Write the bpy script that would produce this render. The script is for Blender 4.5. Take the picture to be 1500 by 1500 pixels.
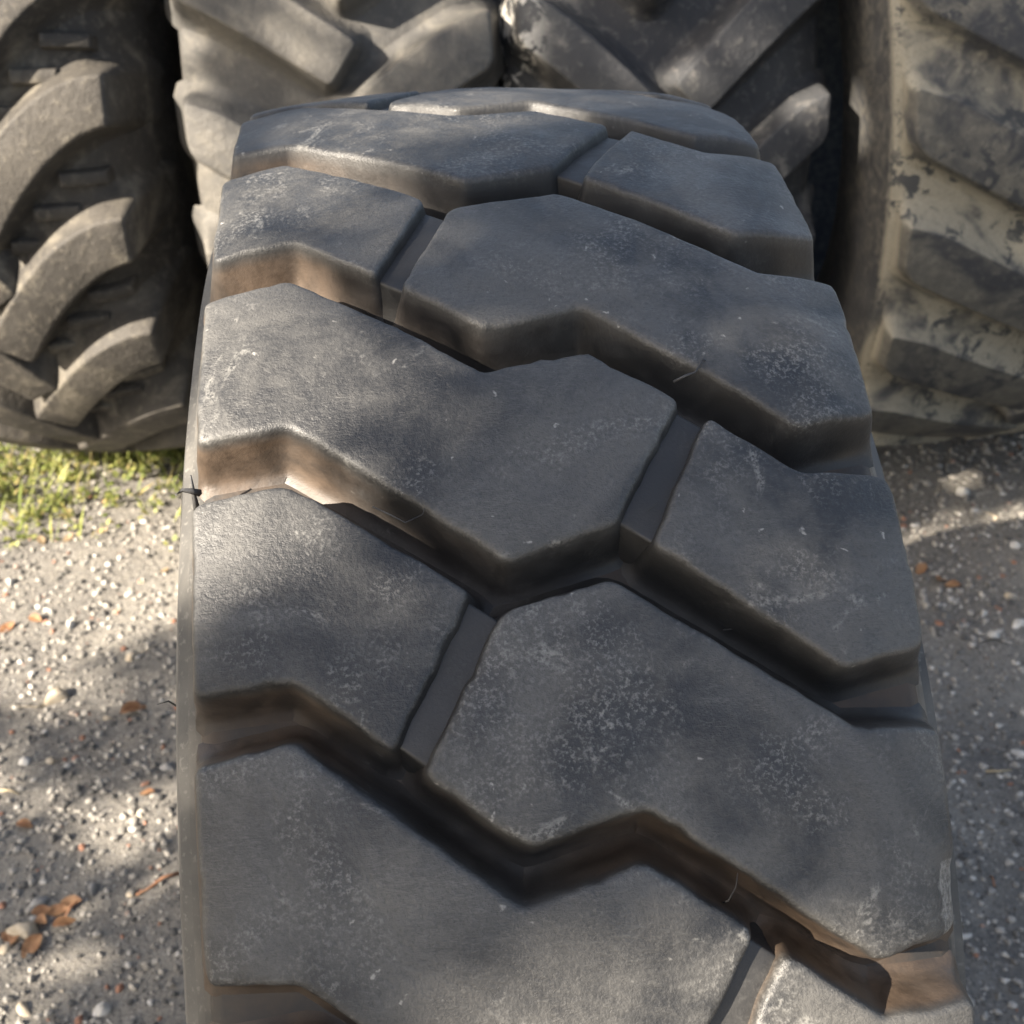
import bpy, bmesh, math, random
import numpy as np
from mathutils import Vector, Matrix, noise, geometry

for _o in list(bpy.data.objects):
    bpy.data.objects.remove(_o)
scene = bpy.context.scene
COL = scene.collection
RAD = math.radians

# ------------------------------------------------------------------ camera
S = 0.66                                   # outer radius of the tyre in front, metres
_y, _p, _r = RAD(-4.706), RAD(34.979), RAD(-1.115)
_f = Vector((-math.sin(_y) * math.cos(_p), math.cos(_y) * math.cos(_p), -math.sin(_p)))
_rt = Vector((math.cos(_y), math.sin(_y), 0))
_up = _rt.cross(_f)
_rt2 = math.cos(_r) * _rt + math.sin(_r) * _up
_up2 = -math.sin(_r) * _rt + math.cos(_r) * _up
cam_data = bpy.data.cameras.new('camera')
cam_data.sensor_width = 36.0
cam_data.lens = 36.0 * 1836.9 / 1500.0
cam_data.clip_start = 0.02
cam_data.clip_end = 500
cam_data.dof.use_dof = True
cam_data.dof.focus_distance = 0.69
cam_data.dof.aperture_fstop = 14.0
cam = bpy.data.objects.new('camera', cam_data)
COL.objects.link(cam)
_m = Matrix((_rt2, _up2, -_f)).transposed().to_4x4()
_m.translation = Vector((-0.03217 * S, -1.31004 * S, 1.42536 * S + S))
cam.matrix_world = _m
scene.camera = cam

# ------------------------------------------------------------------ light
SUN_EL = RAD(33)
_h = Vector((-0.89, -0.456, 0)).normalized()
L = Vector((_h.x * math.cos(SUN_EL), _h.y * math.cos(SUN_EL), math.sin(SUN_EL)))   # towards the sun
sd = bpy.data.lights.new('sun', 'SUN')
sd.energy = 5.0
sd.angle = RAD(0.53)
sd.color = (1.0, 0.89, 0.75)
sun = bpy.data.objects.new('sun', sd)
COL.objects.link(sun)
sun.rotation_euler = L.to_track_quat('Z', 'Y').to_euler()
sun.location = (-4, -3, 6)
world = bpy.data.worlds.new('World')
scene.world = world
world.use_nodes = True
wn = world.node_tree
bg = wn.nodes['Background']
sky = wn.nodes.new('ShaderNodeTexSky')
sky.sky_type = 'NISHITA'
sky.sun_disc = False
sky.sun_elevation = SUN_EL
sky.sun_rotation = math.atan2(L.x, L.y)
sky.air_density = 1.0
sky.dust_density = 4.0
sky.ozone_density = 0.6
hs = wn.nodes.new('ShaderNodeHueSaturation')      # hazy sky, less blue
hs.inputs['Saturation'].default_value = 0.85
wn.links.new(sky.outputs[0], hs.inputs['Color'])
wn.links.new(hs.outputs[0], bg.inputs[0])
bg.inputs[1].default_value = 0.073
scene.view_settings.view_transform = 'Standard'
scene.view_settings.look = 'None'
scene.view_settings.gamma = 1.0
scene.view_settings.use_curve_mapping = False
scene.view_settings.exposure = 2.3

# ------------------------------------------------------------------ helpers
def tag(o, label=None, cat=None, group=None, kind=None):
    if label: o['label'] = label
    if cat: o['category'] = cat
    if group: o['group'] = group
    if kind: o['kind'] = kind
    return o

def link(name, me, mat=None, parent=None):
    o = bpy.data.objects.new(name, me)
    COL.objects.link(o)
    if mat is not None and me is not None and not me.materials:
        me.materials.append(mat)
    if parent is not None:
        o.parent = parent
    return o

def empty(name, loc=(0, 0, 0)):
    o = bpy.data.objects.new(name, None)
    o.empty_display_size = 0.1
    COL.objects.link(o)
    o.location = loc
    return o

def smooth(me):
    me.polygons.foreach_set('use_smooth', [True] * len(me.polygons))
    return me

def sstep(a, b, x):
    t = min(1.0, max(0.0, (x - a) / (b - a)))
    return t * t * (3 - 2 * t)

# ------------------------------------------------------------------ materials
class NT:
    """small node-tree writer"""
    def __init__(self, name):
        self.m = bpy.data.materials.new(name)
        self.m.use_nodes = True
        self.t = self.m.node_tree
        self.b = self.t.nodes['Principled BSDF']
        self.out = self.t.nodes['Material Output']
    def n(self, ty, **kw):
        nd = self.t.nodes.new(ty)
        for k, v in kw.items():
            if k in nd.inputs: self.put(nd.inputs[k], v)
            else: setattr(nd, k, v)
        return nd
    def put(self, sock, v):
        if hasattr(v, 'is_output'): self.t.links.new(v, sock)
        else: sock.default_value = v
    def noise(self, vec, scale, detail=4, rough=0.55, dist=0.0):
        nd = self.t.nodes.new('ShaderNodeTexNoise')
        self.put(nd.inputs['Vector'], vec); self.put(nd.inputs['Scale'], scale)
        nd.inputs['Detail'].default_value = detail
        nd.inputs['Roughness'].default_value = rough
        nd.inputs['Distortion'].default_value = dist
        return nd.outputs['Fac']
    def ramp(self, fac, a, b, lo=0.0, hi=1.0):
        nd = self.t.nodes.new('ShaderNodeMapRange')
        nd.interpolation_type = 'SMOOTHSTEP'
        self.put(nd.inputs[0], fac)
        nd.inputs[1].default_value = a; nd.inputs[2].default_value = b
        nd.inputs[3].default_value = lo; nd.inputs[4].default_value = hi
        return nd.outputs[0]
    def mul(self, a, b, op='MULTIPLY'):
        nd = self.t.nodes.new('ShaderNodeMath'); nd.operation = op
        self.put(nd.inputs[0], a); self.put(nd.inputs[1], b)
        return nd.outputs[0]
    def mix(self, fac, a, b):
        nd = self.t.nodes.new('ShaderNodeMix'); nd.data_type = 'RGBA'
        self.put(nd.inputs[0], fac)
        for i, v in ((6, a), (7, b)):
            if hasattr(v, 'is_output'): self.t.links.new(v, nd.inputs[i])
            else: nd.inputs[i].default_value = (*v, 1)
        return nd.outputs[2]
    def vmap(self, vec, scale=(1, 1, 1), rot=(0, 0, 0), loc=(0, 0, 0)):
        nd = self.t.nodes.new('ShaderNodeMapping')
        self.put(nd.inputs['Vector'], vec)
        nd.inputs['Scale'].default_value = scale
        nd.inputs['Rotation'].default_value = rot
        nd.inputs['Location'].default_value = loc
        return nd.outputs[0]
    def bump(self, h, strength, dist, prev=None):
        nd = self.t.nodes.new('ShaderNodeBump')
        self.put(nd.inputs['Height'], h)
        nd.inputs['Strength'].default_value = strength
        nd.inputs['Distance'].default_value = dist
        if prev is not None: self.t.links.new(prev, nd.inputs['Normal'])
        return nd.outputs[0]
    def attr(self, name):
        nd = self.t.nodes.new('ShaderNodeAttribute'); nd.attribute_name = name
        return nd
    def pos(self):
        return self.t.nodes.new('ShaderNodeNewGeometry').outputs['Position']
    def island(self):
        return self.t.nodes.new('ShaderNodeNewGeometry').outputs['Random Per Island']
    def uv(self):
        return self.t.nodes.new('ShaderNodeTexCoord').outputs['UV']
    def done(self, col=None, rough=None, normal=None, spec=None):
        if col is not None: self.put(self.b.inputs['Base Color'], col if hasattr(col, 'is_output') else (*col, 1))
        if rough is not None: self.put(self.b.inputs['Roughness'], rough)
        if normal is not None: self.put(self.b.inputs['Normal'], normal)
        if spec is not None: self.put(self.b.inputs['Specular IOR Level'], spec)
        return self.m

def front_rubber(name='worn_rubber'):
    """black rubber gone grey: scuffs, pale dust grains, fine flow wrinkles; block flanks are dust-free and coloured darker for the groove shade, with soil where the 'soil' attribute says"""
    w = NT(name)
    p = w.pos()
    uv = w.uv()
    rnd_ = w.t.nodes.new('ShaderNodeObjectInfo').outputs['Random']
    big = w.mul(w.noise(p, 8.0, 5, 0.66, 0.9), w.mul(w.mul(rnd_, -.5, 'ADD'), .10), 'ADD')
    mid = w.noise(p, 30.0, 5, 0.7, 0.3)
    fleck = w.noise(p, 400.0, 3, 0.75)
    zone = w.noise(p, 13.0, 4, 0.65, 0.8)
    wr = w.noise(w.vmap(uv, (110, 430, 1)), 1.0, 2, 0.5, 1.9)       # flow wrinkles run across the tread
    col = w.mix(w.ramp(big, 0.38, 0.64), (0.0135, 0.0140, 0.0150), (0.062, 0.060, 0.056))
    col = w.mix(w.mul(w.ramp(mid, 0.42, 0.70), 0.5), col, (0.076, 0.074, 0.069))
    wm = w.ramp(zone, 0.54, 0.38)                                    # where the wrinkles show
    col = w.mix(w.mul(w.mul(w.ramp(wr, 0.50, 0.72), 0.32), wm), col, (0.12, 0.116, 0.107))
    col = w.mix(w.mul(w.mul(w.ramp(wr, 0.50, 0.34), 0.3), wm), col, (0.014, 0.014, 0.0145))
    # dusty grains, denser in some places
    gm = w.ramp(zone, 0.46, 0.66, 0.05, 1.0)
    col = w.mix(w.mul(w.mul(w.ramp(fleck, 0.48, 0.66), gm), 0.75), col, (0.150, 0.146, 0.136))
    col = w.mix(w.mul(w.ramp(fleck, 0.46, 0.34), 0.35), col, (0.016, 0.016, 0.016))
    # single pale spots and patches of dried mud with grainy edges
    dn = w.t.nodes.new('ShaderNodeTexNoise'); w.put(dn.inputs['Vector'], p); dn.inputs['Scale'].default_value = 160
    vm = w.n('ShaderNodeVectorMath', operation='MULTIPLY_ADD'); w.put(vm.inputs[0], dn.outputs['Color']); vm.inputs[1].default_value = (.014, .014, .014); w.put(vm.inputs[2], p)
    vo = w.n('ShaderNodeTexVoronoi', Vector=vm.outputs[0], Scale=75.0)
    spot = w.mul(w.ramp(vo.outputs['Distance'], 0.05, 0.15, 1, 0), w.ramp(mid, 0.52, 0.60))
    col = w.mix(w.mul(spot, 0.7), col, (0.30, 0.29, 0.265))
    sm = w.ramp(w.noise(p, 17.0, 5, 0.72, 1.0), 0.60, 0.71)
    col = w.mix(w.mul(w.mul(sm, w.ramp(fleck, 0.38, 0.56)), 0.5), col, (0.25, 0.243, 0.222))
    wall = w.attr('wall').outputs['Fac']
    col = w.mix(w.mul(wall, w.ramp(mid, .4, .7, .92, .72)), col, (0.0155, 0.0148, 0.0142))  # dust-free flanks, with groove shade put into the colour as near-black
    soil = w.attr('soil').outputs['Fac']
    sn = w.ramp(big, 0.3, 0.62, 0.25, 1.0)
    col = w.mix(w.mul(w.mul(soil, sn), 0.85), col, w.mix(w.ramp(mid, .35, .65), (0.046, 0.031, 0.020), (0.092, 0.062, 0.040)))
    chip = w.attr('chip').outputs['Fac']
    col = w.mix(w.ramp(chip, 0.4, 0.6), col, w.mix(w.ramp(fleck, .35, .65), (0.06, 0.058, 0.054), (0.19, 0.183, 0.167)))
    hh = w.mul(w.mul(wr, wm), 0.4)
    hh = w.mul(w.mul(mid, .55), hh, 'ADD')
    hh = w.mul(w.mul(fleck, 0.8), hh, 'ADD')
    b4 = w.bump(hh, 0.75, 0.0018)
    w.t.links.new(w.ramp(wall, 0, 1, .5, .16), b4.node.inputs['Strength'])
    rg = w.ramp(mid, 0.3, 0.7, 0.42, 0.66)
    return w.done(col, rg, b4, 0.5)

def side_rubber():
    w = NT('sidewall_rubber')
    p = w.pos()
    a = w.noise(p, 14.0, 5, 0.6, 0.5)
    f = w.noise(p, 260.0, 3, 0.6)
    col = w.mix(w.ramp(a, 0.35, 0.7), (0.060, 0.058, 0.054), (0.125, 0.118, 0.104))
    col = w.mix(w.mul(w.ramp(f, 0.55, 0.7), 0.4), col, (0.20, 0.19, 0.17))
    soil = w.attr('soil').outputs['Fac']
    col = w.mix(w.mul(soil, w.ramp(a, .3, .65, .85, 1.0)), col, w.mix(w.ramp(a, .4, .62), (0.016, 0.015, 0.0145), (0.050, 0.035, 0.024)))  # groove-floor soil, darkened to paint in the deep groove shade
    n = w.bump(w.mul(a, w.mul(f, .25), 'ADD'), 0.35, 0.003)
    return w.done(col, 0.6, n, 0.4)

def field_rubber(name, dark, mid_c, dust, dust_lo, dust_hi, dscale=9.0, flakes=0.0, smear=False):
    """farm-tyre rubber with dried soil on it"""
    w = NT(name)
    p = w.pos()
    big = w.noise(p, dscale, 4, 0.62, 0.6)
    sm = w.noise(p, 60.0, 3, 0.68)
    f = w.noise(p, 300.0, 1, 0.6)
    col = w.mix(w.ramp(w.noise(p, 5.0, 3, 0.5), 0.35, 0.65), dark, mid_c)
    col = w.mix(w.ramp(big, dust_lo, dust_hi), col, dust)
    col = w.mix(w.mul(w.ramp(sm, 0.5, 0.75), 0.35), col, tuple(min(1, c * 1.25) for c in dust))
    col = w.mix(w.mul(w.ramp(f, 0.5, 0.7), 0.25), col, dark)
    if flakes:
        fl = w.mul(w.ramp(w.noise(p, 30.0, 5, 0.72, 0.6), 0.52, 0.57), w.ramp(w.noise(p, 7.0, 3, 0.6), 0.44, 0.56))
        col = w.mix(w.mul(fl, flakes), col, (0.035, 0.037, 0.038))
    bare = w.attr('soil').outputs['Fac']  # worn-bare lug rubber; on the sidewalls, shade painted as dark rubber
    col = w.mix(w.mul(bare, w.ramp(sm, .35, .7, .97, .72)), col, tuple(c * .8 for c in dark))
    if smear:
        sx = w.n('ShaderNodeSeparateXYZ', Vector=p).outputs[0]
        sk = w.mul(w.ramp(sx, .235, .175), w.ramp(w.noise(p, 26.0, 4, .65, 1.0), .50, .58))
        col = w.mix(w.mul(sk, .8), col, (.50, .48, .43))
    n = w.bump(w.mul(sm, w.mul(f, .2), 'ADD'), 0.45, 0.006)
    return w.done(col, 0.72, n, 0.35)

def simple(name, c1, c2, scale=30.0, rough=0.7, bump=0.3, dist=0.003, spec=0.4):
    w = NT(name)
    p = w.pos()
    a = w.noise(p, scale, 5, 0.6)
    return w.done(w.mix(w.ramp(a, 0.3, 0.7), c1, c2), rough, w.bump(a, bump, dist), spec)

M_TREAD = front_rubber()
M_SIDE = side_rubber()
M_FLASH = simple('thin_rubber', (0.022, 0.022, 0.024), (0.055, 0.054, 0.052), 90, 0.55)
M_INNER = simple('inner_rubber', (0.015, 0.015, 0.016), (0.03, 0.029, 0.028), 20, 0.8)
M_T1 = field_rubber('brown_grey_tractor_rubber', (0.034, 0.031, 0.027), (0.052, 0.047, 0.040), (0.15, 0.134, 0.105), 0.48, 0.74, 8.0)
M_T2 = field_rubber('beige_dusted_tractor_rubber', (0.050, 0.049, 0.047), (0.076, 0.072, 0.065), (0.128, 0.118, 0.100), 0.45, 0.70, 7.0)
M_T3 = field_rubber('dark_tractor_rubber', (0.023, 0.024, 0.027), (0.040, 0.041, 0.042), (0.14, 0.131, 0.118), 0.56, 0.74, 10.0, 0.0, True)
M_T4 = field_rubber('mud_caked_rubber', (0.034, 0.035, 0.038), (0.052, 0.052, 0.052), (0.215, 0.195, 0.148), 0.34, 0.50, 6.0, 0.95)

# ------------------------------------------------------------------ tyre blocks
def round_poly(pts, rc, step):
    """round the corners of a CCW polygon with arcs and split long sides"""
    n = len(pts)
    out = []
    for i in range(n):
        p0, p1, p2 = (Vector(pts[i - 1]), Vector(pts[i]), Vector(pts[(i + 1) % n]))
        d0, d1 = (p0 - p1), (p2 - p1)
        l0, l1 = d0.length, d1.length
        d0 /= l0; d1 /= l1
        k = min(rc, l0 * 0.42, l1 * 0.42)
        a, c = p1 + d0 * k, p1 + d1 * k
        for t in (0, 0.25, 0.5, 0.75, 1.0):
            out.append((1 - t) ** 2 * a + 2 * t * (1 - t) * p1 + t * t * c)
    res = []
    for i in range(len(out)):
        a, b = out[i], out[(i + 1) % len(out)]
        m = max(1, int((b - a).length / step))
        for j in range(m):
            res.append(a.lerp(b, j / m))
    cl = [res[0]]
    for q in res[1:]:
        if (q - cl[-1]).length > 1e-4: cl.append(q)
    return cl

def block_mesh(name, poly, rings, mapfn, cell, rc=0.006, step=0.02, soil_f=None, edgenoise=0.0, seed=0.0, chipfn=None, ulim=None, flank=0.0, worn=0.0):
    """raised tread block. poly: CCW (u, s) outline; rings: (outset, f) from top to foot; mapfn(u, s, f) -> point."""
    base = round_poly(poly, rc, step)
    n = len(base)
    nor = []
    for i in range(n):
        a = (base[i] - base[i - 1]).normalized(); b = (base[(i + 1) % n] - base[i]).normalized()
        na, nb = Vector((a.y, -a.x)), Vector((b.y, -b.x))
        m = (na + nb)
        m = m / max(0.35, m.length_squared / 2) if m.length > 1e-6 else na
        nor.append(m)
    def crosses(P):
        m = len(P)
        for i in range(m):
            a, b = P[i], P[(i + 1) % m]
            for j in range(i + 2, min(i + 40, m + i - 1)):
                c, d = P[j % m], P[(j + 1) % m]
                if (j + 1) % m == i: continue
                if geometry.intersect_line_line_2d(a, b, c, d) is not None: return True
        return False
    wn_ = worn
    shrink = 1.0
    d0 = rings[0][0]
    for _try in range(8):
        if not crosses([base[i] + nor[i] * (d0 * shrink * (1 + wn_ * max(0.0, nor[i].y) + wn_ * .6 * max(0.0, nor[i].x))) for i in range(n)]): break
        wn_ *= .6; shrink *= .85
    worn = wn_
    rings = [(d * shrink if d < 0 else d, f) for d, f in rings]
    if edgenoise and shrink < .99: print(name, 'inset', round(shrink, 2), round(worn, 2))
    VV, FF, loops, NY = [], [], [], []
    for k, (d, f) in enumerate(rings):
        lp = []
        for i in range(n):
            q = base[i] + nor[i] * (d * (1 + flank * max(0.0, -nor[i].y)) if d > 0 else d * (1 + worn * max(0.0, nor[i].y) + worn * .6 * max(0.0, nor[i].x)))
            if edgenoise:
                q = q + nor[i] * (edgenoise * noise.noise(Vector((base[i].x * 38 + seed, base[i].y * 38, seed * 0.7)))
                                  + edgenoise * 0.6 * noise.noise(Vector((base[i].x * 120 + seed, base[i].y * 120, seed)))) * (1.0 if f > 0.5 else 0.4)
            if edgenoise and f > .84:                      # small nicks along the worn edges
                nk = noise.noise(Vector((base[i].x * 60 + seed * 2.1, base[i].y * 60, seed))) - .36
                if nk > 0: q = q - nor[i] * min(.0018, nk * .008)
            x = q.x
            if ulim is not None:
                x = min(max(x, ulim[0] - ulim[2] * (1 - f)), ulim[1] + ulim[2] * (1 - f))
            lp.append(len(VV)); VV.append(Vector((x, q.y, f))); NY.append(nor[i].y)
        loops.append(lp)
        for _it in range(25):                              # untangle the ring where noise folded it
            P2 = [Vector((VV[i].x, VV[i].y)) for i in lp]
            if k > 1 or not crosses(P2): break
            for i in range(n):
                a, b, c = P2[i - 1], P2[i], P2[(i + 1) % n]
                VV[lp[i]].x = (a.x + c.x) * .25 + b.x * .5
                VV[lp[i]].y = (a.y + c.y) * .25 + b.y * .5
    for k in range(len(loops) - 1):
        A, B = loops[k], loops[k + 1]
        for i in range(n):
            j = (i + 1) % n
            FF.append((A[i], B[i], B[j], A[j]))
    # top face: constrained Delaunay over the inner outline and a jittered grid of inner points
    pts = [Vector((VV[i].x, VV[i].y)) for i in loops[0]]
    px = np.array([p.x for p in pts]); py = np.array([p.y for p in pts])
    def inside(x, y):
        c = False
        j = n - 1
        for i in range(n):
            if (py[i] > y) != (py[j] > y) and x < (px[j] - px[i]) * (y - py[i]) / (py[j] - py[i]) + px[i]: c = not c
            j = i
        return c
    grid = []
    row = 0
    y = py.min() + cell * .5
    while y < py.max():
        x = px.min() + cell * (.5 if row % 2 else 1.0)
        while x < px.max():
            if np.min((px - x) ** 2 + (py - y) ** 2) > (cell * .45) ** 2 and inside(x, y): grid.append(Vector((x, y)))
            x += cell
        y += cell * .87; row += 1
    res = geometry.delaunay_2d_cdt(pts + grid, [], [list(range(n))], 1, 1e-6)
    ov, of, oo = res[0], res[2], res[3]
    mp = {}
    for i, v in enumerate(ov):
        src = [q for q in oo[i] if q < n]
        if src: mp[i] = loops[0][src[0]]
        else:
            mp[i] = len(VV); VV.append(Vector((v.x, v.y, rings[0][1]))); NY.append(0.0)
    for fc in of:
        FF.append(tuple(mp[i] for i in fc))
    flat = VV
    me = bpy.data.meshes.new(name)
    me.from_pydata([mapfn(q.x, q.y, q.z) for q in flat], [], FF)
    bm = bmesh.new(); bm.from_mesh(me); bmesh.ops.recalc_face_normals(bm, faces=bm.faces[:]); bm.to_mesh(me); bm.free()
    uvl = me.uv_layers.new(name='UVMap')
    vi = np.empty(len(me.loops), dtype=np.int32); me.loops.foreach_get('vertex_index', vi)
    fl = np.array([(q.x + seed * 0.37, q.y + q.z * 0.03 + seed * 0.53) for q in flat], dtype=np.float32)
    uvl.data.foreach_set('uv', fl[vi].ravel())
    at = me.attributes.new('soil', 'FLOAT', 'POINT')
    at.data.foreach_set('value', np.array([0.0 if soil_f is None else soil_f(q, ny) for q, ny in zip(flat, NY)], dtype=np.float32))
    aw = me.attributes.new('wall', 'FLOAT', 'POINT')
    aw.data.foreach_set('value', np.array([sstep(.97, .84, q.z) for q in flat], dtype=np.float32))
    if chipfn is not None:
        ac = me.attributes.new('chip', 'FLOAT', 'POINT')
        ac.data.foreach_set('value', np.array([chipfn(q) for q in flat], dtype=np.float32))
    smooth(me)
    return me

def lathe(name, prof, seg, mat, parent, z, soil=None):
    """revolve an open or closed (u, r) profile about the x axis"""
    n = len(prof)
    ang = np.linspace(0, 2 * np.pi, seg, endpoint=False)
    P = np.array(prof)
    V = np.stack([np.repeat(P[None, :, 0], seg, 0), -P[None, :, 1] * np.sin(ang)[:, None], P[None, :, 1] * np.cos(ang)[:, None]], 2).reshape(-1, 3)
    F = []
    for i in range(seg):
        j = (i + 1) % seg
        for k in range(n - 1):
            F.append((i * n + k, i * n + k + 1, j * n + k + 1, j * n + k))
    me = bpy.data.meshes.new(name)
    me.from_pydata(V.tolist(), [], F)
    at = me.attributes.new('soil', 'FLOAT', 'POINT')
    sv = [0.0] * n if soil is None else soil
    at.data.foreach_set('value', np.tile(np.array(sv, dtype=np.float32), seg))
    smooth(me)
    o = link(name, me, mat, parent)
    o.location = (0, 0, z)
    return o

def tube_mesh(name, pts, radii, sides=6):
    bm = bmesh.new()
    rings = []
    pts = [Vector(p) for p in pts]
    for i, p in enumerate(pts):
        d = (pts[min(i + 1, len(pts) - 1)] - pts[max(i - 1, 0)]).normalized()
        a = d.orthogonal().normalized(); b = d.cross(a)
        rings.append([bm.verts.new(p + (a * math.cos(t) + b * math.sin(t)) * radii[i]) for t in [2 * math.pi * k / sides for k in range(sides)]])
    for A, B in zip(rings, rings[1:]):
        for k in range(sides):
            bm.faces.new((A[k], A[(k + 1) % sides], B[(k + 1) % sides], B[k]))
    bm.faces.new(rings[0][::-1]); bm.faces.new(rings[-1])
    bmesh.ops.recalc_face_normals(bm, faces=bm.faces[:])
    me = bpy.data.meshes.new(name); bm.to_mesh(me); bm.free()
    return smooth(me)

# ------------------------------------------------------------------ ground
def ground_h(x, y):
    return (0.018 * noise.noise(Vector((x * 0.9, y * 0.9, 3.1))) + 0.007 * noise.noise(Vector((x * 4.1, y * 4.1, 7.7)))
            + 0.003 * noise.noise(Vector((x * 14, y * 14, 1.2)))) * (1 - sstep(6, 9, math.hypot(x, y)))

def build_ground():
    xs = np.concatenate([np.linspace(-70, -8, 10), np.linspace(-7, -1.9, 26), np.linspace(-1.86, 2.4, 230), np.linspace(2.45, 8, 26), np.linspace(9, 70, 10)])
    ys = np.concatenate([np.linspace(-70, -8, 10), np.linspace(-7, -0.4, 30), np.linspace(-0.37, 2.2, 150), np.linspace(2.25, 8, 26), np.linspace(9, 70, 10)])
    V = [(x, y, ground_h(x, y)) for y in ys for x in xs]
    nx = len(xs)
    F = [(j * nx + i, j * nx + i + 1, (j + 1) * nx + i + 1, (j + 1) * nx + i) for j in range(len(ys) - 1) for i in range(nx - 1)]
    me = bpy.data.meshes.new('ground'); me.from_pydata(V, [], F); smooth(me)
    w = NT('gravelly_soil')
    p = w.pos()
    a = w.noise(p, 3.0, 5, 0.6, 0.3); b = w.noise(p, 45.0, 6, 0.7); c = w.noise(p, 190.0, 4, 0.7)
    col = w.mix(w.ramp(a, 0.35, 0.65), (0.125, 0.118, 0.108), (0.225, 0.210, 0.182))
    col = w.mix(w.mul(w.ramp(b, 0.42, 0.7), 0.6), col, (0.25, 0.23, 0.195))
    vo = w.n('ShaderNodeTexVoronoi', Vector=p, Scale=120.0)
    vc = w.n('ShaderNodeSeparateColor', Color=vo.outputs['Color'])
    st = w.mul(w.ramp(vo.outputs['Distance'], 0.30, 0.46, 1, 0), w.ramp(vc.outputs[0], 0.45, 0.5))
    col = w.mix(w.mul(st, 0.75), col, w.mix(vc.outputs[1], (0.07, 0.07, 0.07), (0.30, 0.285, 0.26)))
    col = w.mix(w.mul(w.ramp(c, 0.52, 0.62), 0.5), col, (0.045, 0.043, 0.040))
    n = w.bump(w.mul(b, w.mul(c, .4), 'ADD'), 0.8, 0.012)
    o = link('ground', me, w.done(col, 0.9, n, 0.2))
    tag(o, 'dark grey gravelly dirt yard under the tyres', kind='structure')
build_ground()

# ------------------------------------------------------------------ the tyre in front
UC = 0.041
CR2, CR4 = 0.2358, 0.0849
DEPTH = 0.055
def r_top(u):
    v = u - UC
    return 1 - CR2 * v * v - CR4 * v ** 4
TPL = dict(US=(-.2165, 40.94), UL=(-.1429, 40.35), UV=(.0172, 47.68), UP=(.1102, 46.38), UR=(.2799, 53.86), UE=(.3555, 53.88),
           LE=(.3526, 62.87), LR=(.2777, 63.62), LP=(.1150, 56.40), LV=(.0258, 57.72), LL=(-.1431, 49.97), LS=(-.2145, 50.13))
# corners as they sit on the single bars in view (u, degrees from the top towards the viewer)
BARS = {
 0: dict(UL=(-.141, 40.03), UV=(.019, 47.63), UP=(.109, 46.07), US=(-.216, 40.72), LS=(-.213, 49.82), LL=(-.146, 49.89)),
 1: dict(UL=(-.142, 28.08), UV=(.019, 35.02), UP=(.106, 33.91), UR=(.282, 41.26), UE=(.354, 41.42), US=(-.218, 28.5), LS=(-.216, 37.71), LL=(-.141, 37.43), LV=(.025, 45.2), LP=(.115, 43.95), LR=(.279, 51.22), LE=(.349, 50.42)),
 2: dict(UL=(-.14, 15.2), UV=(.023, 22.71), UP=(.11, 21.59), UR=(.274, 29.04), UE=(.354, 28.93), US=(-.217, 15.76), LS=(-.217, 25.21), LL=(-.144, 24.9), LV=(.025, 32.85), LP=(.116, 31.33), LR=(.279, 38.65), LE=(.353, 37.77)),
 3: dict(UL=(-.151, 2.85), UV=(.007, 10.15), UP=(.113, 8.86), UR=(.285, 16.23), UE=(.358, 16.2), US=(-.215, 3.71), LS=(-.214, 12.46), LL=(-.137, 12.1), LV=(.029, 20.03), LP=(.113, 18.84), LR=(.277, 26.55), LE=(.354, 25.47)),
 4: dict(UV=(.015, -3.2), UP=(.116, -3.97), UR=(.279, 3.5), UE=(.357, 2.9), LS=(-.212, -.2), LL=(-.146, .05), LV=(.025, 7.32), LP=(.116, 6.13), LR=(.272, 13.03), LE=(.357, 12.08)),
}
PHASE = {0: -0.21, 1: -12.49, 2: -24.99, 3: -37.49, 4: -50.35, 5: -62.9}
NB = 28
for k in range(6, NB):
    PHASE[k] = -62.9 - (k - 5) * (360 - 62.69) / (NB - 5)

def tyre_map(u, s, f):
    t = s                                    # s is the angle in radians (arc at unit radius)
    r = r_top(u) - DEPTH * (1 - f)
    du = 0.0
    # shoulders worn round, slightly uneven surface
    x = (u - .0695)
    r -= f * (.010 * sstep(.215, .30, x) ** 1.5 + .004 * sstep(.235, .30, -x))
    q = Vector((u * 9, t * 9, 2.0))
    r += 0.0022 * noise.noise(q) * f + 0.0012 * noise.noise(q * 3.3) * f
    return Vector((u + du, -r * math.sin(t), r * math.cos(t))) * S

RINGS = [(-.0058, 1.0), (-.0032, .992), (-.0015, .972), (-.0004, .94), (.0006, .89), (.0030, .70), (.0062, .45), (.0085, .26), (.0110, .13), (.0150, .045), (.0205, .003), (.026, -.05)]
def sunlit_soil(q, ny):
    w_ = max(sstep(-.06, -.13, q.x), sstep(RAD(41), RAD(47), q.y) * sstep(.02, .12, q.x), .25 * sstep(.10, -.05, q.x))  # brown soil drawn only where sun falls; other walls keep painted shade
    return sstep(0.93, 0.72, q.z) * w_

tyre = empty('wheel_loader_tyre', (0, 0, 0))
tag(tyre, 'big worn black loader tyre with deep zigzag tread standing upright in front', 'tyre')

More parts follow.
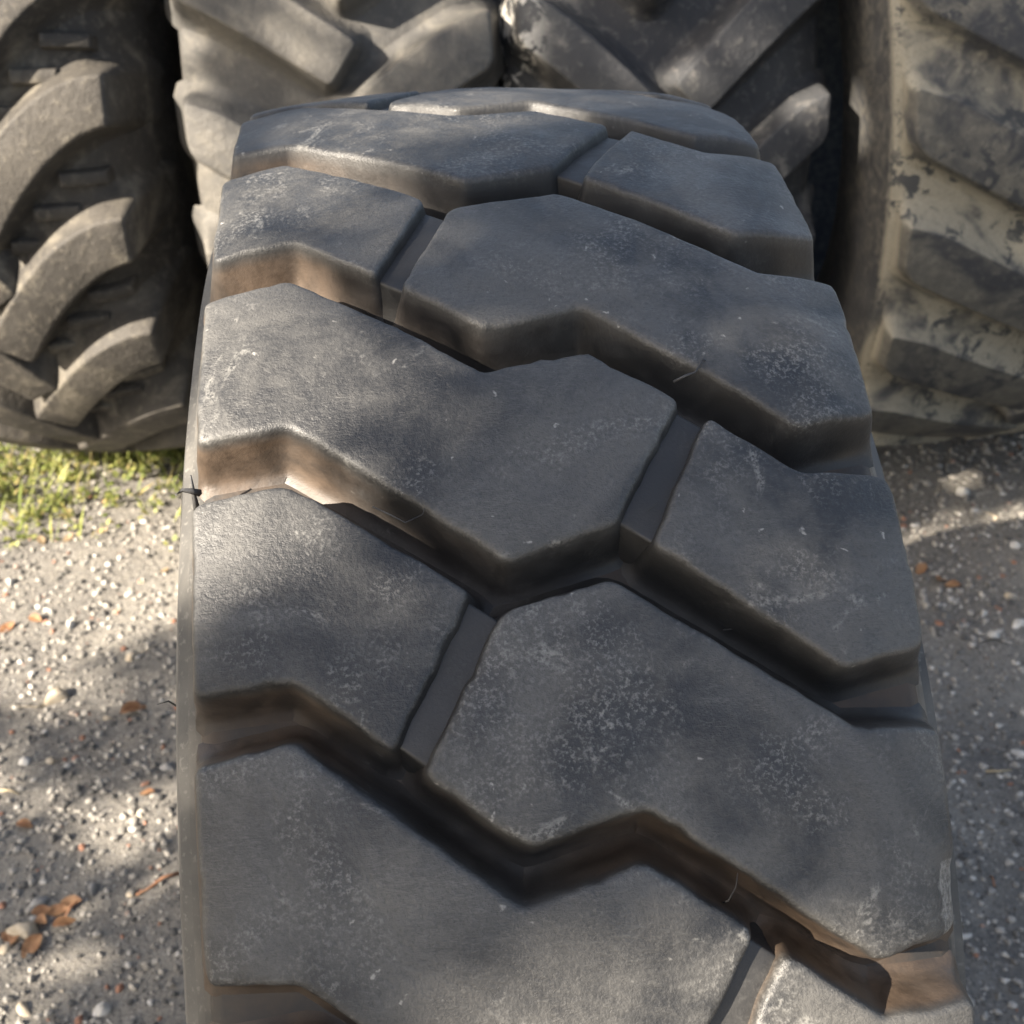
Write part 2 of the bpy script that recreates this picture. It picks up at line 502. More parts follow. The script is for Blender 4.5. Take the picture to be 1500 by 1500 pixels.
def bar_outlines(k):
    ph = PHASE[k]
    C = {}
    for nm, (u, t) in TPL.items():
        if k in BARS and nm in BARS[k]: u, t = BARS[k][nm]
        else: t = t + ph
        C[nm] = Vector((u, RAD(t)))
    left = (k % 2 == 1)
    if left:                       # notch from just left of the upper valley to the lower left flank
        a, b = C['UL'].lerp(C['UV'], 0.865), C['UV'] + Vector((0.001, 0.001))
        c = C['LL'].lerp(C['LV'], 0.435); d = C['LL'].lerp(C['LV'], 0.565)
        L_ = ['US', 'UL', a, c, 'LL', 'LS']
        R_ = [b, 'UP', 'UR', 'UE', 'LE', 'LR', 'LP', 'LV', d]
    else:
        a = C['UP'].lerp(C['UR'], 0.445); b = C['UP'].lerp(C['UR'], 0.57)
        c = C['LP'] + Vector((-0.001, -0.001)); d = C['LP'].lerp(C['LR'], 0.155)
        L_ = ['US', 'UL', 'UV', 'UP', a, c, 'LV', 'LL', 'LS']
        R_ = [b, 'UR', 'UE', 'LE', 'LR', d]
    f = lambda l: [C[x] if isinstance(x, str) else x for x in l]
    return f(L_), f(R_), (a, b, d, c)

def ccw(p):
    A = sum(p[i - 1].x * p[i].y - p[i].x * p[i - 1].y for i in range(len(p)))
    return p if A > 0 else p[::-1]

CHIP_T0, CHIP_T1 = RAD(47.3), RAD(50.1)
def chip1(q):
    if q.z < 0.2: return 0.0
    e = 0.336 + 0.004 * noise.noise(Vector((q.y * 160, 0, 4)))
    return sstep(e - 0.006, e + 0.006, q.x) * sstep(CHIP_T0 - .006, CHIP_T0 + .006, q.y)
def tyre_map_chip(u, s, f):
    p = tyre_map(u, s, f)
    c = chip1(Vector((u, s, max(f, .21))))
    if c > 0:
        r = Vector((0, p.y, p.z))
        p = p - r.normalized() * (0.007 * c * sstep(0, 0.03, u - 0.328) + 0.001 * c) * f
    return p

shared = {}
VISIBLE = set(range(0, 7)) | {NB - 1, NB - 2}
for k in range(NB):
    if k in VISIBLE:
        lp, rp, notch = bar_outlines(k); rot = 0.0
        key = None
    else:
        key = k % 2
        rot = RAD(PHASE[k] - PHASE[key + 6])
    if key is not None and key in shared:
        meshes = shared[key]
    else:
        if key is not None:
            lp, rp, notch = bar_outlines(key + 6)
        meshes = []
        for side, poly in (('l', lp), ('r', rp)):
            fine = k in (0, 1, 2, 3, 4, 5)
            ch = chip1 if (k == 1 and side == 'r') else None
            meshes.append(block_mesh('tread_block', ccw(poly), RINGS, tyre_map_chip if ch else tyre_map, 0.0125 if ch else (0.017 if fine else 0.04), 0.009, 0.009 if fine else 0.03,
                                     sunlit_soil, 0.0017 if fine else 0.0, k * 1.7 + (0.9 if side == 'r' else 0.1), ch, (-.2185, .3565, .006), 0.0, .35))
        # shallow floor of the notch
        a, b, d, c = notch
        ax = (c - a)
        a2, b2, d2, c2 = a + (b - a) * -0.55, b + (b - a) * 0.55, d + (d - c) * 0.55, c - (d - c) * 0.55
        inn = 0.005 / (c - a).length
        poly = [a2.lerp(c2, inn), b2.lerp(d2, inn), d2.lerp(b2, inn), c2.lerp(a2, inn)]
        rr = [(-.006, .78), (-.003, .775), (-.001, .755), (0, .72), (.0025, .45), (.005, .25), (.010, .0), (.012, -.05)]
        meshes.append(block_mesh('tie_bar', ccw(poly), rr, tyre_map, 0.02, 0.006, 0.015, None, 0.0, k * 2.3))
        if key is not None: shared[key] = meshes
    for me in meshes:
        o = link(me.name.split('.')[0], me, M_TREAD, tyre)
        o.location = (0, 0, S)
        o.rotation_euler = (rot, 0, 0)

# carcass: groove floor, stepped shoulder ribs, bulging sidewalls, bead and liner
def fl(u): return r_top(u) - DEPTH
prof = []
soil = []
def addp(u, r, s): prof.append((u * S, r * S)); soil.append(s)
UCEN = 0.0695
def side(sgn):
    e = lambda w: UCEN + sgn * w
    pts = [(0.288, fl(e(0.288)) - .002, .9), (0.2915, fl(e(.288)) - .008, .8), (0.2925, fl(e(.288)) - .018, .4), (0.2985, fl(e(.288)) - .021, .3), (0.3000, fl(e(.288)) - .030, .3),
           (0.3065, fl(e(.288)) - .034, .1), (0.3080, fl(e(.288)) - .048, 0), (0.3180, .875, 0), (0.3285, .835, 0), (0.3345, .785, 0), (0.3350, .735, 0), (0.3300, .68, 0),
           (0.312, .62, 0), (0.288, .56, 0), (0.262, .51, 0), (0.252, .495, 0), (0.246, .48, 0), (0.225, .475, 0), (0.205, .485, 0), (0.20, .51, 0), (0.235, .57, 0), (0.268, .65, 0), (0.278, .74, 0), (0.262, .82, 0), (0.20, .868, 0)]
    return [(e(w), r, s) for w, r, s in pts]
lft = side(-1); rgt = side(1)
for q in lft[::-1]: addp(*q)
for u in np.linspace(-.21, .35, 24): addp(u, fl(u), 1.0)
for q in rgt: addp(*q)
for u in np.linspace(.22, -.08, 6): addp(u, .875, 0)
prof.append(prof[0]); soil.append(0)
lathe('carcass', prof, 240, M_SIDE, tyre, S, soil)

def tp(u, t, lift=0.0):
    t = RAD(t); r = r_top(u) + lift
    return Vector((u, -r * math.sin(t), r * math.cos(t))) * S + Vector((0, 0, S))

def flash(pts, rad, name='mould_flash'):
    rr = [rad * (1 - 0.75 * i / (len(pts) - 1)) for i in range(len(pts))]
    return link(name, tube_mesh(name, pts, rr, 5), M_FLASH, tyre)

flash([tp(.182, 23.6, -.006), tp(.192, 23.5, .000), tp(.201, 23.3, .000), tp(.209, 22.7, .004), tp(.214, 22.5, -.002), tp(.220, 22.6, -.006)], .0009)
flash([tp(-.075, 29.4, -.010), tp(-.06, 30.1, -.004), tp(-.05, 30.5, -.004), tp(-.036, 30.2, -.003), tp(-.030, 29.2, -.002)], .0005)
flash([tp(.114, 30.4, -.021), tp(.126, 30.8, -.019), tp(.139, 30.6, -.018), tp(.150, 30.4, -.002)], .0007)
flash([tp(.198, 36.0, -.045), tp(.215, 36.0, -.040), tp(.228, 35.4, -.02), tp(.236, 35.1, .001)], .0005)
flash([tp(.168, 48.4, -.03), tp(.170, 48.1, -.012), tp(.173, 47.4, .004), tp(.174, 46.8, .010)], .0006)
flash([tp(-.218, 27.0, -.03), tp(-.224, 27.1, -.022), tp(-.231, 27.0, -.022), tp(-.236, 27.3, -.02)], .0022)
flash([tp(-.222, 27.6, -.045), tp(-.2225, 27.1, -.03), tp(-.222, 26.6, -.012)], .0022)
flash([tp(-.262, 36.0, -.19), tp(-.272, 35.6, -.17), tp(-.280, 35.9, -.16)], .0009)

# ------------------------------------------------------------------ tractor tyres behind
def farm_tyre(name, label, loc, yaw, lean, R, w, nl, lug_pts, lug_h, mat, lmat, phase, thick, nubs=None, crown=.035, stag=0.5, rings=None, bare=None, flank=.5, shoulder=1.0, lend=1.0, topc=None, bulge=1.0, inner=-.012, shaded_side=0.0):
    """R outer radius, w half tread width; lug_pts(v) -> (centre s) for v in 0..1 from inner end to shoulder"""
    root = empty(name, loc)
    root.rotation_euler = (0, lean, yaw)
    tag(root, label, 'tyre', 'tractor tyres standing in a row behind')
    def base(u):
        x = abs(u) / w
        return R - lug_h - crown * x * x - (0.0 if x < .7 else 0.256 * shoulder * (x - .7) ** 2)
    def top(u):
        x = abs(u) / w
        return R - (crown * 0.75 if topc is None else topc) * x * x
    def mp(u, s, f):
        t = s / R
        r = base(u) * (1 - f) + top(u) * f
        r += 0.003 * noise.noise(Vector((u * 14 + loc[0] * 9, s * 14, 1))) * f
        return Vector((u, -r * math.sin(t), r * math.cos(t)))
    rg = rings or [(-.014, 1), (-.008, .99), (-.003, .955), (0, .88), (.006, .62), (.012, .34), (.018, .14), (.026, .03), (.036, -.06)]
    lugs = {}
    for sg in (-1, 1):
        cl = [(v, lug_pts(v)) for v in np.linspace(0, 1, 9)]
        up, lo = [], []
        for i, (v, s) in enumerate(cl):
            u = v * (w * lend) + (1 - v) * inner
            a = cl[max(0, i - 1)]; b = cl[min(8, i + 1)]
            d = Vector(((b[0] - a[0]) * w, b[1] - a[1])).normalized()
            nn = Vector((-d.y, d.x))
            th = thick(v) / 2
            up.append(Vector((u, s)) + nn * th); lo.append(Vector((u, s)) - nn * th)
        up[-1].x = lo[-1].x = w * lend
        poly = lo + up[::-1]
        poly = [Vector((p.x * sg, p.y)) for p in poly]
        lugs[sg] = block_mesh('tread_lug', ccw(poly), rg, mp, 0.05, 0.012, 0.03, bare, 0.0, 0.0, None, (-.97 * w, .97 * w, 0.0) if bulge < 1 else None, flank)
    pitch = 2 * math.pi / nl
    for k in range(nl):
        for sg in (-1, 1):
            o = link('tread_lug', lugs[sg], lmat, root)
            o.location = (0, 0, R)
            o.rotation_euler = (phase + pitch * (k + (stag if sg > 0 else 0)), 0, 0)
    if nubs:
        nm = {}
        for k in range(nl):
            for sg in (-1, 1):
                for j, (v, s, nw, nh) in enumerate(nubs):
                    if (j, sg) not in nm:
                        u = v * w * sg
                        poly = [Vector((u - nw / 2, s - nh / 2)), Vector((u + nw / 2, s - nh / 2)), Vector((u + nw / 2, s + nh / 2)), Vector((u - nw / 2, s + nh / 2))]
                        h = 0.30
                        nm[(j, sg)] = block_mesh('tread_nub', ccw(poly), [(-.003, h), (0, h * .92), (.0015, h * .5), (.003, 0), (.004, -.06)], mp, 0.05, .003, .03)
                    o = link('tread_nub', nm[(j, sg)], mat, root)
                    o.location = (0, 0, R)
                    o.rotation_euler = (phase + pitch * (k + (stag if sg > 0 else 0)), 0, 0)
    # carcass
    rb = base(w)
    pf = []
    bw = lambda k: w * (1 + (k - 1) * bulge)
    half = [(w * 1.0, rb), (bw(1.04), rb - .02), (bw(1.06), rb - .05), (bw(1.10), rb - .10), (bw(1.12), rb - .17), (bw(1.08), rb - .24), (w * .98, rb - .29), (w * .88, rb - .31), (w * .80, rb - .30), (w * .80, rb - .27), (w * .98, rb - .17), (w * .95, rb - .08), (w * .8, rb - .035)]
    for u, r in half[::-1]: pf.append((-u, r))
    for u in np.linspace(-w, w, 25)[1:-1]: pf.append((u, base(u)))
    for u, r in half: pf.append((u, r))
    for u in (w * .4, 0, -w * .4): pf.append((u, rb - .02))
    pf.append(pf[0])
    sl = [0.0 if abs(u) < w * 1.001 and r >= rb - .001 else shaded_side for u, r in pf]  # sidewalls coloured dark to stand for the shade between the tyres
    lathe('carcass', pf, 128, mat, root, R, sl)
    return root

SHARP = [(-.009, 1), (-.005, .99), (-.002, .965), (0, .91), (.005, .62), (.010, .34), (.015, .14), (.022, .03), (.032, -.06)]
nub1 = [(.70, .140, .075, .024), (.50, .200, .075, .024), (.30, .262, .075, .024)]
t3_bare = lambda q, ny: .5 * sstep(.97, .85, q.z) * sstep(.0, .15, q.z) * sstep(-.2, .4, ny)
t4_bare = lambda q, ny: .74 * sstep(.25, .6, q.z) * (1.0 if q.z > .97 else sstep(-.75, -.2, ny))     # bars worn clean on top, dust on their upper flanks
farm_tyre('tractor_tyre', 'brown-grey tractor tyre with curved chevron lugs at the far left behind weeds', (-.668, 2.00, 0), RAD(-6), RAD(0), .80, .262, 21,
          lambda v: .235 * (1 - v) ** 1.8, .055, M_T1, M_T1, RAD(-1.8), lambda v: .082 + .008 * v, nub1, .05, .5, SHARP, None, .8, 2.6, .97, .024)
farm_tyre('tractor_tyre', 'beige dusty tractor tyre with broad lugs, second from the left in the back row', (-.118, 1.96, 0), RAD(0), RAD(0), .80, .252, 20,
          lambda v: .165 * (1 - v) ** 1.1, .058, M_T2, M_T2, RAD(6.5), lambda v: .082 + .010 * v, None, .03, .5, SHARP, None, .4)
farm_tyre('tractor_tyre', 'dark tractor tyre with white smears on its left edge, third in the back row', (.437, 1.95, 0), RAD(0), RAD(0), .80, .262, 20,
          lambda v: .22 * (1 - v) ** 1.15, .070, M_T3, M_T3, RAD(-5), lambda v: .074 + .008 * v, None, .035, .72, SHARP, t3_bare, .4, 1.0, 1.0, None, 1.0, .015, .6)
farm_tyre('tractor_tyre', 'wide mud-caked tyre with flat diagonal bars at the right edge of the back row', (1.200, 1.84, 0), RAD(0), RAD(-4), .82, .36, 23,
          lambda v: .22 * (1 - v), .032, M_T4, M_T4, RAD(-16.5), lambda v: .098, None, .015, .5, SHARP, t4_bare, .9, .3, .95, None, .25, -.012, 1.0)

# ------------------------------------------------------------------ gravel, pebbles, litter
def rock_arrays(rng, sub):
    bm = bmesh.new(); bmesh.ops.create_icosphere(bm, subdivisions=sub, radius=1.0)
    V = np.array([v.co[:] for v in bm.verts]); F = np.array([[v.index for v in f.verts] for f in bm.faces]); bm.free()
    return V, F

def in_yard(rng, n):
    out = []
    while len(out) < n:
        x = rng.uniform(-1.35, 2.2); y = rng.uniform(-.2, 2.3)
        # keep what the photograph's wedge of ground could show, plus a margin
        if abs(x - 0.05) < .17 and y < .7: continue
        out.append((x, y))
    return out

def build_gravel():
    rng = np.random.default_rng(5)
    V0, F0 = rock_arrays(rng, 1)
    n = 60000
    pts = in_yard(rng, n)
    VV, FF = [], []
    for i, (x, y) in enumerate(pts):
        s = 0.0018 + 0.0066 * rng.random() ** 3.2
        sc = np.array([1, rng.uniform(.6, 1), rng.uniform(.4, .8)]) * s
        a = rng.uniform(0, 6.28); c, d = math.cos(a), math.sin(a)
        P = V0 * sc * (1 + rng.uniform(-.3, .3, (len(V0), 1)))
        P = np.stack([P[:, 0] * c - P[:, 1] * d, P[:, 0] * d + P[:, 1] * c, P[:, 2]], 1)
        P += (x, y, ground_h(x, y) + s * .25)
        VV.append(P); FF.append(F0 + i * len(V0))
    V = np.concatenate(VV); F = np.concatenate(FF)
    me = bpy.data.meshes.new('gravel')
    me.from_pydata(V.tolist(), [], F.tolist())
    w = NT('gravel_stone')
    isl = w.island(); p = w.pos()
    c1 = w.mix(w.ramp(isl, 0.0, 0.75), (0.075, 0.072, 0.067), (0.30, 0.28, 0.245))
    c2 = w.mix(w.ramp(isl, 0.90, 0.96), c1, (0.44, 0.42, 0.38))
    c3 = w.mix(w.mul(w.ramp(isl, 0.80, 0.81), w.ramp(isl, 0.835, 0.83)), c2, (0.25, 0.13, 0.085))
    o = link('gravel', me, w.done(c3, 0.85, w.bump(w.noise(p, 300, 4), 0.4, 0.002), 0.3))
    tag(o, 'small grey and pale gravel stones strewn over the yard', 'gravel', kind='stuff')
build_gravel()

def pixel_ground(px, py):
    d = _f + _rt2 * ((px - 750) / 1836.9) - _up2 * ((py - 750) / 1836.9)
    o = cam.matrix_world.translation
    s = -o.z / d.z
    p = o + d * s
    return Vector((p.x, p.y, ground_h(p.x, p.y)))

def pebble_mesh(seed, flat=.55):
    """a broken stone: the hull of a handful of points, edges slightly bevelled"""
    rng = random.Random(seed)
    bm = bmesh.new()
    for i in range(17):
        v = Vector((rng.gauss(0, 1), rng.gauss(0, 1), rng.gauss(0, 1))).normalized()
        bm.verts.new((v.x, v.y * .74, v.z * flat))
    res = bmesh.ops.convex_hull(bm, input=bm.verts[:])
    bmesh.ops.delete(bm, geom=[v for v in bm.verts if not v.link_faces], context='VERTS')
    bmesh.ops.bevel(bm, geom=bm.edges[:], offset=.10, segments=2, profile=.5, affect='EDGES')
    me = bpy.data.meshes.new('pebble'); bm.to_mesh(me); bm.free()
    return smooth(me)
M_PEB = [simple('pale_stone', (.34, .325, .29), (.50, .48, .44), 60, .7), simple('grey_stone', (.17, .165, .155), (.30, .29, .27), 60, .75), simple('buff_stone', (.30, .25, .18), (.44, .38, .29), 60, .75)]
PEBM = [pebble_mesh(i, f) for i, f in ((1, .5), (2, .62), (3, .45), (4, .7))]
rnd = random.Random(11)
def pebble(px, py, wid, mat, label, group=None):
    p = pixel_ground(px, py)
    dist = (p - cam.matrix_world.translation).length
    r = wid / 1836.9 * dist / 2 * .88
    me = PEBM[rnd.randrange(4)].copy(); me.materials.clear()
    o = link('pebble', me, M_PEB[mat])
    o.scale = (r, r, r * 1.1)
    o.location = p + Vector((0, 0, r * .05)); o.rotation_euler = (rnd.uniform(-.2, .2), rnd.uniform(-.2, .2), rnd.uniform(-.6, .6) if wid > 30 else rnd.uniform(0, 6.3))
    tag(o, label, 'pebble', group)
pebble(78, 1016, 50, 2, 'broad flat buff stone on the gravel below the sunlit patch at left')
pebble(135, 1303, 29, 1, 'smooth oval grey pebble in tree shade beside the brown leaf litter')
pebble(34, 1366, 60, 2, 'large pale cream stone half under orange leaf litter at lower left')
pebble(55, 1322, 38, 1, 'rough brownish grey stone behind the orange leaf litter')
pebble(148, 1480, 38, 0, 'whitish long stone at the bottom edge left of the front tyre')
pebble(38, 1480, 34, 2, 'pale upright stone at the bottom left corner')
pebble(242, 1118, 32, 1, 'angular grey stone touching the left side of the front tyre')
pebble(101, 911, 24, 0, 'brightest white stone in the sunlit gravel at left')
pebble(187, 862, 20, 0, 'white oblong stone in the sunlit gravel near the front tyre')
pebble(194, 957, 28, 2, 'cream stone with a russet chip in the shadow beside the front tyre')
pebble(35, 1112, 26, 0, 'whitest of the pebbles in the shadow at the left edge')
pebble(97, 1118, 22, 1, 'pale grey egg-shaped pebble in the shadow streak')
pebble(1410, 723, 32, 0, 'light grey lump of stone on shaded gravel below the mud-caked tyre')
pebble(1455, 930, 30, 0, 'rounded light grey stone in blue shade right of the front tyre')
pebble(1440, 899, 20, 0, 'white oval stone just above the rounded light grey one')
pebble(1340, 770, 18, 0, 'white stone almost touching the right edge of the front tyre')
pebble(1490, 914, 34, 0, 'pale stone cut by the right edge of the picture')
pebble(1414, 1373, 22, 0, 'white flat pebble beside the pale scuffed corner of the front tyre')
pebble(1473, 1440, 18, 0, 'white pebble at the lower right corner of the gravel')
pebble(1490, 1102, 30, 0, 'bright white flat stone in shade at the right edge')
for (px, py, wd, mt) in [(15, 853, 22, 0), (125, 821, 14, 0), (55, 884, 18, 0), (110, 760, 14, 2), (232, 728, 12, 0), (30, 965, 14, 0), (150, 905, 12, 0), (175, 925, 12, 0), (170, 887, 16, 2), (205, 845, 12, 2),
                         (155, 1045, 16, 2), (72, 1110, 20, 2), (30, 1230, 10, 0), (150, 1195, 9, 0), (205, 1188, 18, 2), (225, 1234, 15, 1), (190, 1310, 18, 2), (245, 1210, 10, 0), (115, 1265, 12, 0), (10, 1390, 28, 2), (90, 1452, 10, 2)]:
    pebble(px, py, wd, mt, 'small pale pebble among the gravel left of the front tyre', 'small pale pebbles on the left gravel')
for (px, py, wd, mt) in [(1325, 682, 16, 1), (1376, 682, 18, 1), (1358, 708, 18, 0), (1404, 754, 14, 0), (1428, 752, 18, 0), (1455, 760, 22, 2), (1422, 786, 10, 0), (1446, 787, 12, 0), (1398, 808, 12, 1), (1380, 800, 10, 0), (1374, 886, 18, 1), (1406, 915, 16, 0), (1392, 877, 16, 0), (1424, 933, 18, 1),
                         (1480, 876, 22, 2), (1410, 1141, 14, 0), (1437, 1218, 10, 0), (1438, 1235, 10, 2), (1430, 1315, 14, 1), (1475, 1285, 8, 0), (1447, 1352, 9, 0), (1472, 1402, 16, 0), (1488, 1252, 12, 0), (1486, 803, 26, 0)]:
    pebble(px, py, wd, mt, 'small pale pebble on the shaded gravel right of the front tyre', 'small pale pebbles on the right gravel')

M_LEAF = [simple('orange_dry_leaf', (.30, .15, .075), (.46, .28, .15), 50, .6), simple('tan_dry_leaf', (.34, .25, .15), (.48, .38, .25), 50, .6)]
def dry_leaf(px, py, ln, mat, label, group=None, rz=None):
    p = pixel_ground(px, py)
    dist = (p - cam.matrix_world.translation).length
    l = ln / 1836.9 * dist
    bm = bmesh.new()
    rows = []
    sd = rnd.uniform(0, 9)
    for i in range(9):
        t = i / 8
        hw = .28 * math.sin(math.pi * min(1, t * 1.02 + .02)) ** .8 * l + .0004
        z = .10 * l * math.sin(t * 3.4 + sd) + .003
        rows.append([bm.verts.new(((t - .5) * l, -hw, z + .25 * hw)), bm.verts.new(((t - .5) * l, -hw * .5, z + .02 * l)), bm.verts.new(((t - .5) * l, 0, z)), bm.verts.new(((t - .5) * l, hw * .5, z + .02 * l)), bm.verts.new(((t - .5) * l, hw, z + .45 * hw))])
    for A, B in zip(rows, rows[1:]):
        for k in range(4): bm.faces.new((A[k], A[k + 1], B[k + 1], B[k]))
    bmesh.ops.solidify(bm, geom=bm.faces[:], thickness=.0005)
    me = bpy.data.meshes.new('dry_leaf'); bm.to_mesh(me); bm.free(); smooth(me)
    o = link('dry_leaf', me, M_LEAF[mat])
    o.location = p + Vector((0, 0, .002)); o.rotation_euler = (rnd.uniform(-.2, .2), rnd.uniform(-.2, .2), rnd.uniform(-1, 1) if rz is None else rz)
    tag(o, label, 'leaf', group)
dry_leaf(195, 1035, 40, 0, 'single orange dry leaf beside the front tyre in the shadow streak')
for q in [(85, 1335, 34), (60, 1352, 26), (95, 1355, 30), (22, 1378, 32), (48, 1388, 36), (12, 1375, 20), (105, 1322, 30), (62, 1335, 24)]:
    dry_leaf(q[0], q[1], q[2], 0, 'orange dry leaf in the heap of litter at lower left', 'orange leaf litter heap')
for q in [(35, 1208, 24), (10, 917, 24), (52, 905, 22), (100, 785, 20), (60, 790, 18), (215, 1160, 22), (150, 775, 18), (240, 830, 14), (1378, 851, 26), (1349, 835, 24), (1395, 860, 22)]:
    dry_leaf(q[0], q[1], q[2], 1 if q[2] < 21 else 0, 'scrap of dry leaf lying flat on the gravel', 'scattered dry leaf scraps')

def twig(pix, rad, label, mat, lift=.004):
    pts = [pixel_ground(x, y) + Vector((0, 0, lift + .004 * math.sin(i * 2.1))) for i, (x, y) in enumerate(pix)]
    o = link('twig', tube_mesh('twig', pts, [rad * (1 - .5 * i / len(pts)) for i in range(len(pts))], 6), mat)
    tag(o, label, 'twig')
M_TWIG = simple('russet_twig', (.20, .09, .045), (.32, .16, .085), 60, .7)
M_STRAW = simple('dry_straw', (.36, .28, .16), (.50, .41, .26), 60, .7)
twig([(262, 1279), (240, 1288), (215, 1302), (200, 1312)], .0028, 'short russet twig touching the left side of the front tyre', M_TWIG)
twig([(0, 1158), (14, 1159), (28, 1160)], .0022, 'pale straight stick at the left edge in the shadow', M_STRAW)
twig([(118, 1320), (105, 1332), (92, 1348)], .0018, 'thin russet twig lying across the orange leaf litter', M_TWIG)
twig([(1444, 1130), (1462, 1132), (1482, 1127)], .0018, 'tan curled twig on the shaded gravel at right', M_STRAW)
twig([(1456, 1302), (1452, 1290), (1450, 1284)], .0014, 'tiny russet twig on the right gravel near the scuffed corner', M_TWIG)

# ------------------------------------------------------------------ weeds along the foot of the left tyre
def build_weeds():
    rng = np.random.default_rng(9)
    V, F = [], []
    def leaf(p, l, wd, az, el, roll):
        d = np.array([math.cos(az) * math.cos(el), math.sin(az) * math.cos(el), math.sin(el)])
        s = np.array([-math.sin(az), math.cos(az), 0])
        nrm = np.cross(d, s)
        s = s * math.cos(roll) + nrm * math.sin(roll)
        b = len(V)
        V.extend([p, p + d * l * .5 + s * wd * .5 - nrm * wd * .1, p + d * l * .55 + nrm * l * .05, p + d * l * .5 - s * wd * .5 - nrm * wd * .1, p + d * l])
        F.extend([(b, b + 1, b + 2), (b, b + 2, b + 3), (b + 1, b + 4, b + 2), (b + 2, b + 4, b + 3)])
    for i in range(850):
        x = rng.uniform(-1.55, -.44)
        edge = 1.50 + .10 * math.sin(x * 6.1) + .5 * (x + 1.0) * .35
        y = edge + abs(rng.normal(0, .16)) + rng.uniform(0, .12)
        if rng.random() < .13: y = edge - abs(rng.normal(0, .09))
        if y > 2.2: continue
        dn = noise.noise(Vector((x * 5, y * 5, 2)))
        if dn < -.25 and rng.random() < .7: continue
        p0 = np.array([x, y, ground_h(x, y)])
        tall = .018 + .075 * rng.random() * sstep(edge - .02, edge + .28, y)
        for j in range(int(rng.integers(4, 10))):
            h = tall * rng.uniform(.2, 1)
            az = rng.uniform(0, 6.28)
            q = p0 + np.array([rng.normal(0, .013), rng.normal(0, .013), h])
            l = rng.uniform(.009, .021)
            leaf(q, l, l * rng.uniform(.6, .9), az, rng.uniform(-.2, .8), rng.uniform(-.4, .4))
        for _b in range(int(rng.integers(0, 4))):
            leaf(p0 + np.array([rng.normal(0, .012), rng.normal(0, .012), 0]), rng.uniform(.03, .11), .0032, rng.uniform(0, 6.28), rng.uniform(.7, 1.4), 0)
    me = bpy.data.meshes.new('weeds'); me.from_pydata([tuple(v) for v in V], [], F); smooth(me)
    w = NT('weed_leaf')
    isl = w.island()
    c = w.mix(w.ramp(isl, 0, 1), (0.12, 0.155, 0.035), (0.32, 0.32, 0.10))
    c = w.mix(w.ramp(isl, .86, .9), c, (.30, .25, .10))
    w.put(w.b.inputs['Transmission Weight'], 0.0)
    m = w.done(c, 0.55, None, 0.4)
    tr = w.t.nodes.new('ShaderNodeBsdfTranslucent'); w.put(tr.inputs[0], c)
    mx = w.t.nodes.new('ShaderNodeMixShader'); mx.inputs[0].default_value = .35
    w.t.links.new(w.b.outputs[0], mx.inputs[1]); w.t.links.new(tr.outputs[0], mx.inputs[2])
    w.t.links.new(mx.outputs[0], w.out.inputs[0])
    o = link('weeds', me, m)
    tag(o, 'low yellow-green weeds growing along the foot of the left tyre', 'weeds', kind='stuff')
build_weeds()
# a dry bent stalk rising from the weeds
_b = pixel_ground(207, 672)
o = link('dry_stalk', tube_mesh('dry_stalk', [_b, _b + Vector((-.006, -.01, .035)), _b + Vector((-.022, -.02, .07)), _b + Vector((-.03, -.03, .078))], [.0016, .002, .002, .0008], 5), M_STRAW)
tag(o, 'single dry bent stalk standing in the weeds against the left tyre', 'stalk')

# ------------------------------------------------------------------ the tree that throws the dappled shade
E1 = Vector((-_h.y, _h.x, 0)) * -1.0
if E1.x < 0: E1 = -E1
E2 = L.cross(E1)
if E2.z < 0: E2 = -E2
def ab(p): p = Vector(p); return p.dot(E1), p.dot(E2)

# places the photograph shows in full sun: (point, radius)
GAPS = [((-.13, -.225, 1.27), .085), ((-.135, -.285, 1.235), .080), ((-.095, -.30, 1.22), .045), ((-.107, -.06, 1.31), .070), ((-.09, -.03, 1.315), .05),
        ((-.014, .09, 1.31), .05), ((.037, .09, 1.31), .055), ((.09, .07, 1.31), .045),
        ((.10, -.56, 1.0), .098), ((.15, -.545, 1.0), .100), ((.20, -.525, .995), .090), ((.06, -.60, .95), .11), ((.0, -.62, .93), .09),
        ((1.03, 1.16, 0), .08), ((1.10, 1.18, 0), .08), ((1.18, 1.22, 0), .07), ((1.28, 1.25, 0), .06), ((1.20, 1.42, 0), .045),
        ((.52, 1.15, 1.06), .068), ((.30, 1.15, 1.08), .045)]
for _t in (18, 24, 30, 36, 42, 48):
    GAPS.append(((-.176, -.525 * math.sin(RAD(_t)), S + .525 * math.cos(RAD(_t))), .032))
G2 = [(*ab(p), r) for p, r in GAPS]

def shade_density(a, b):
    """how thick the foliage is along the sun ray with these coordinates"""
    d = sstep(-1.12, -.86, a + .12 * noise.noise(Vector((b * 2.3, a * 1.1, 5.0))))
    # streaky fringe over the lower left ground
    if b < .3 and a < -.45:
        st = noise.noise(Vector((a * 4.5, b * 15.0 - a * 3.5, 8.0))) + .5 * noise.noise(Vector((a * 11.0, b * 26.0 - a * 6, 3.0)))
        d = sstep(-.10, .12, st) * sstep(-1.30, -1.0, a)
    # scattered clumps over the tyres behind
    if b > .98 and a < -.84:
        d = max(d, sstep(-.13, .05, noise.noise(Vector((a * 9.0, b * 9.0, 1.5)))) * sstep(-1.35, -1.2, a))
    for ga, gb, r in G2:
        q = math.hypot(a - ga, b - gb) / r
        if q < 1.6: d *= sstep(.85, 1.5, q)
    return max(0.0, min(1.0, d))

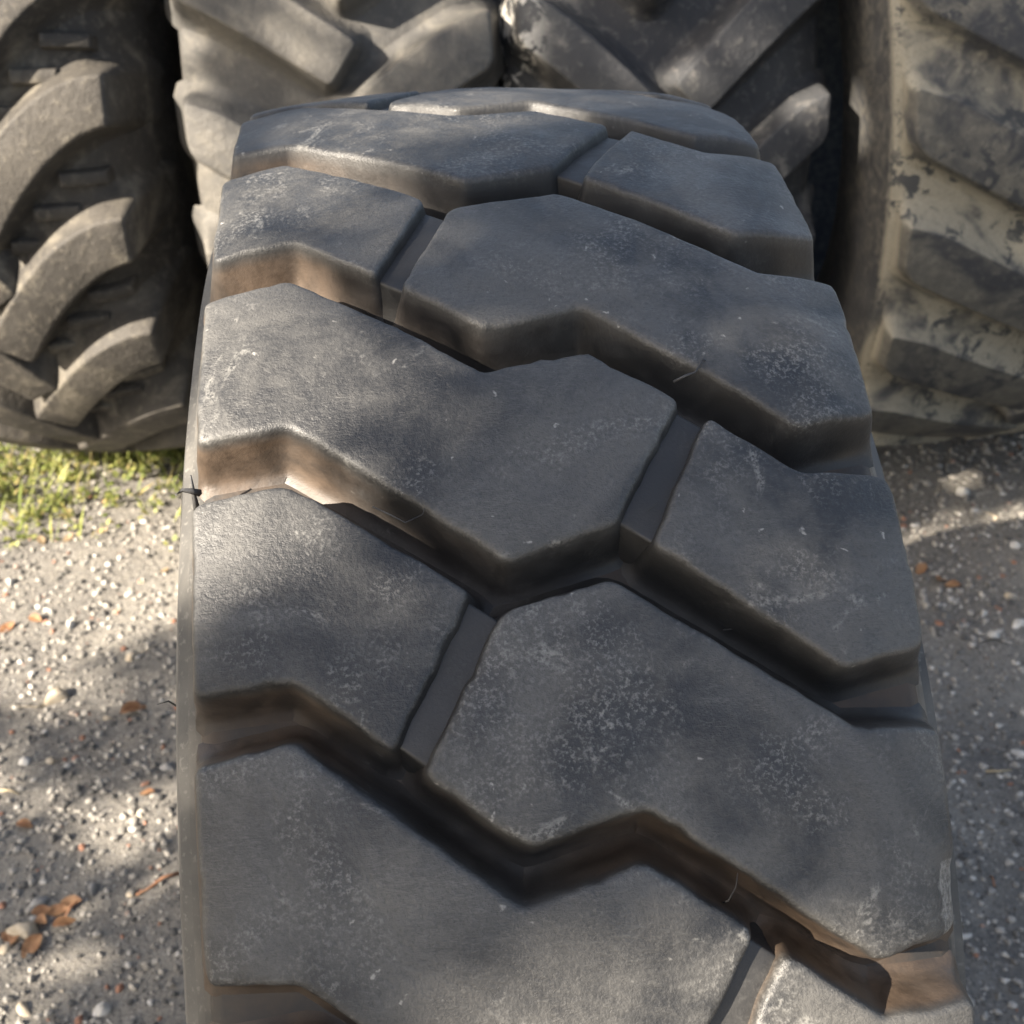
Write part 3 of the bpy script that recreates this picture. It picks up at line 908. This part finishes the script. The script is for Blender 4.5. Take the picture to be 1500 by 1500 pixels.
def build_tree():
    rng = np.random.default_rng(21)
    D = 5.0
    cen = L * D + E1 * 1.35 + E2 * .75
    root = empty('broadleaf_tree', (cen.x, cen.y, 0))
    tag(root, 'leafy tree on the sunny side whose crown shades the tyres', 'tree')
    base = Vector((cen.x, cen.y, 0))
    bark = simple('grey_bark', (.07, .06, .05), (.14, .12, .10), 30, .9, .6, .02)
    tr = tube_mesh('trunk', [Vector((0, 0, -.1)), Vector((.03, .02, .8)), Vector((-.03, .05, 1.7)), Vector((.02, 0, 2.6)), Vector((.05, -.02, 3.4))], [.22, .16, .14, .11, .07], 12)
    trunk = link('trunk', tr, bark, root)
    for i in range(13):
        az = i * 2.4; z = 1.7 + 1.7 * i / 13
        ln = rng.uniform(1.0, 1.7)
        p = Vector((0, 0, z)); d = Vector((math.cos(az), math.sin(az), rng.uniform(.2, .7)))
        lm = tube_mesh('limb', [p, p + d * ln * .35, p + d * ln * .7 + Vector((0, 0, .05)), p + d * ln + Vector((0, 0, .05))], [.055, .035, .02, .008], 6)
        link('limb', lm, bark, root)
    V, F = [], []
    n = 0; tries = 0
    while n < 60000 and tries < 600000:
        tries += 1
        a = rng.uniform(-2.3, 1.9); b = rng.uniform(-.75, 2.2); c = D + rng.normal(0, .75)
        e = ((a + .2) / 2.3) ** 2 + ((b - .75) / 1.6) ** 2 + ((c - D) / 1.7) ** 2
        if e > 1.0 + .25 * noise.noise(Vector((a, b, c)) * 2): continue
        if rng.random() > shade_density(a, b): continue
        p = E1 * a + E2 * b + L * c - base
        l = rng.uniform(.045, .085); wd = l * .55
        az = rng.uniform(0, 6.28); el = rng.uniform(-.9, .5)
        d = Vector((math.cos(az) * math.cos(el), math.sin(az) * math.cos(el), math.sin(el)))
        s = d.cross(Vector((rng.normal(), rng.normal(), rng.normal() + .6))).normalized()
        k = len(V)
        V.extend([p[:], (p + d * l * .5 + s * wd * .5)[:], (p + d * l)[:], (p + d * l * .5 - s * wd * .5)[:]])
        F.append((k, k + 1, k + 2, k + 3)); n += 1
    me = bpy.data.meshes.new('crown'); me.from_pydata(V, [], F)
    w = NT('tree_leaf')
    c = w.mix(w.ramp(w.island(), 0, 1), (.035, .07, .015), (.08, .12, .03))
    m = w.done(c, .5, None, .4)
    link('crown', me, m, root)
    print('leaves', n)
build_tree()
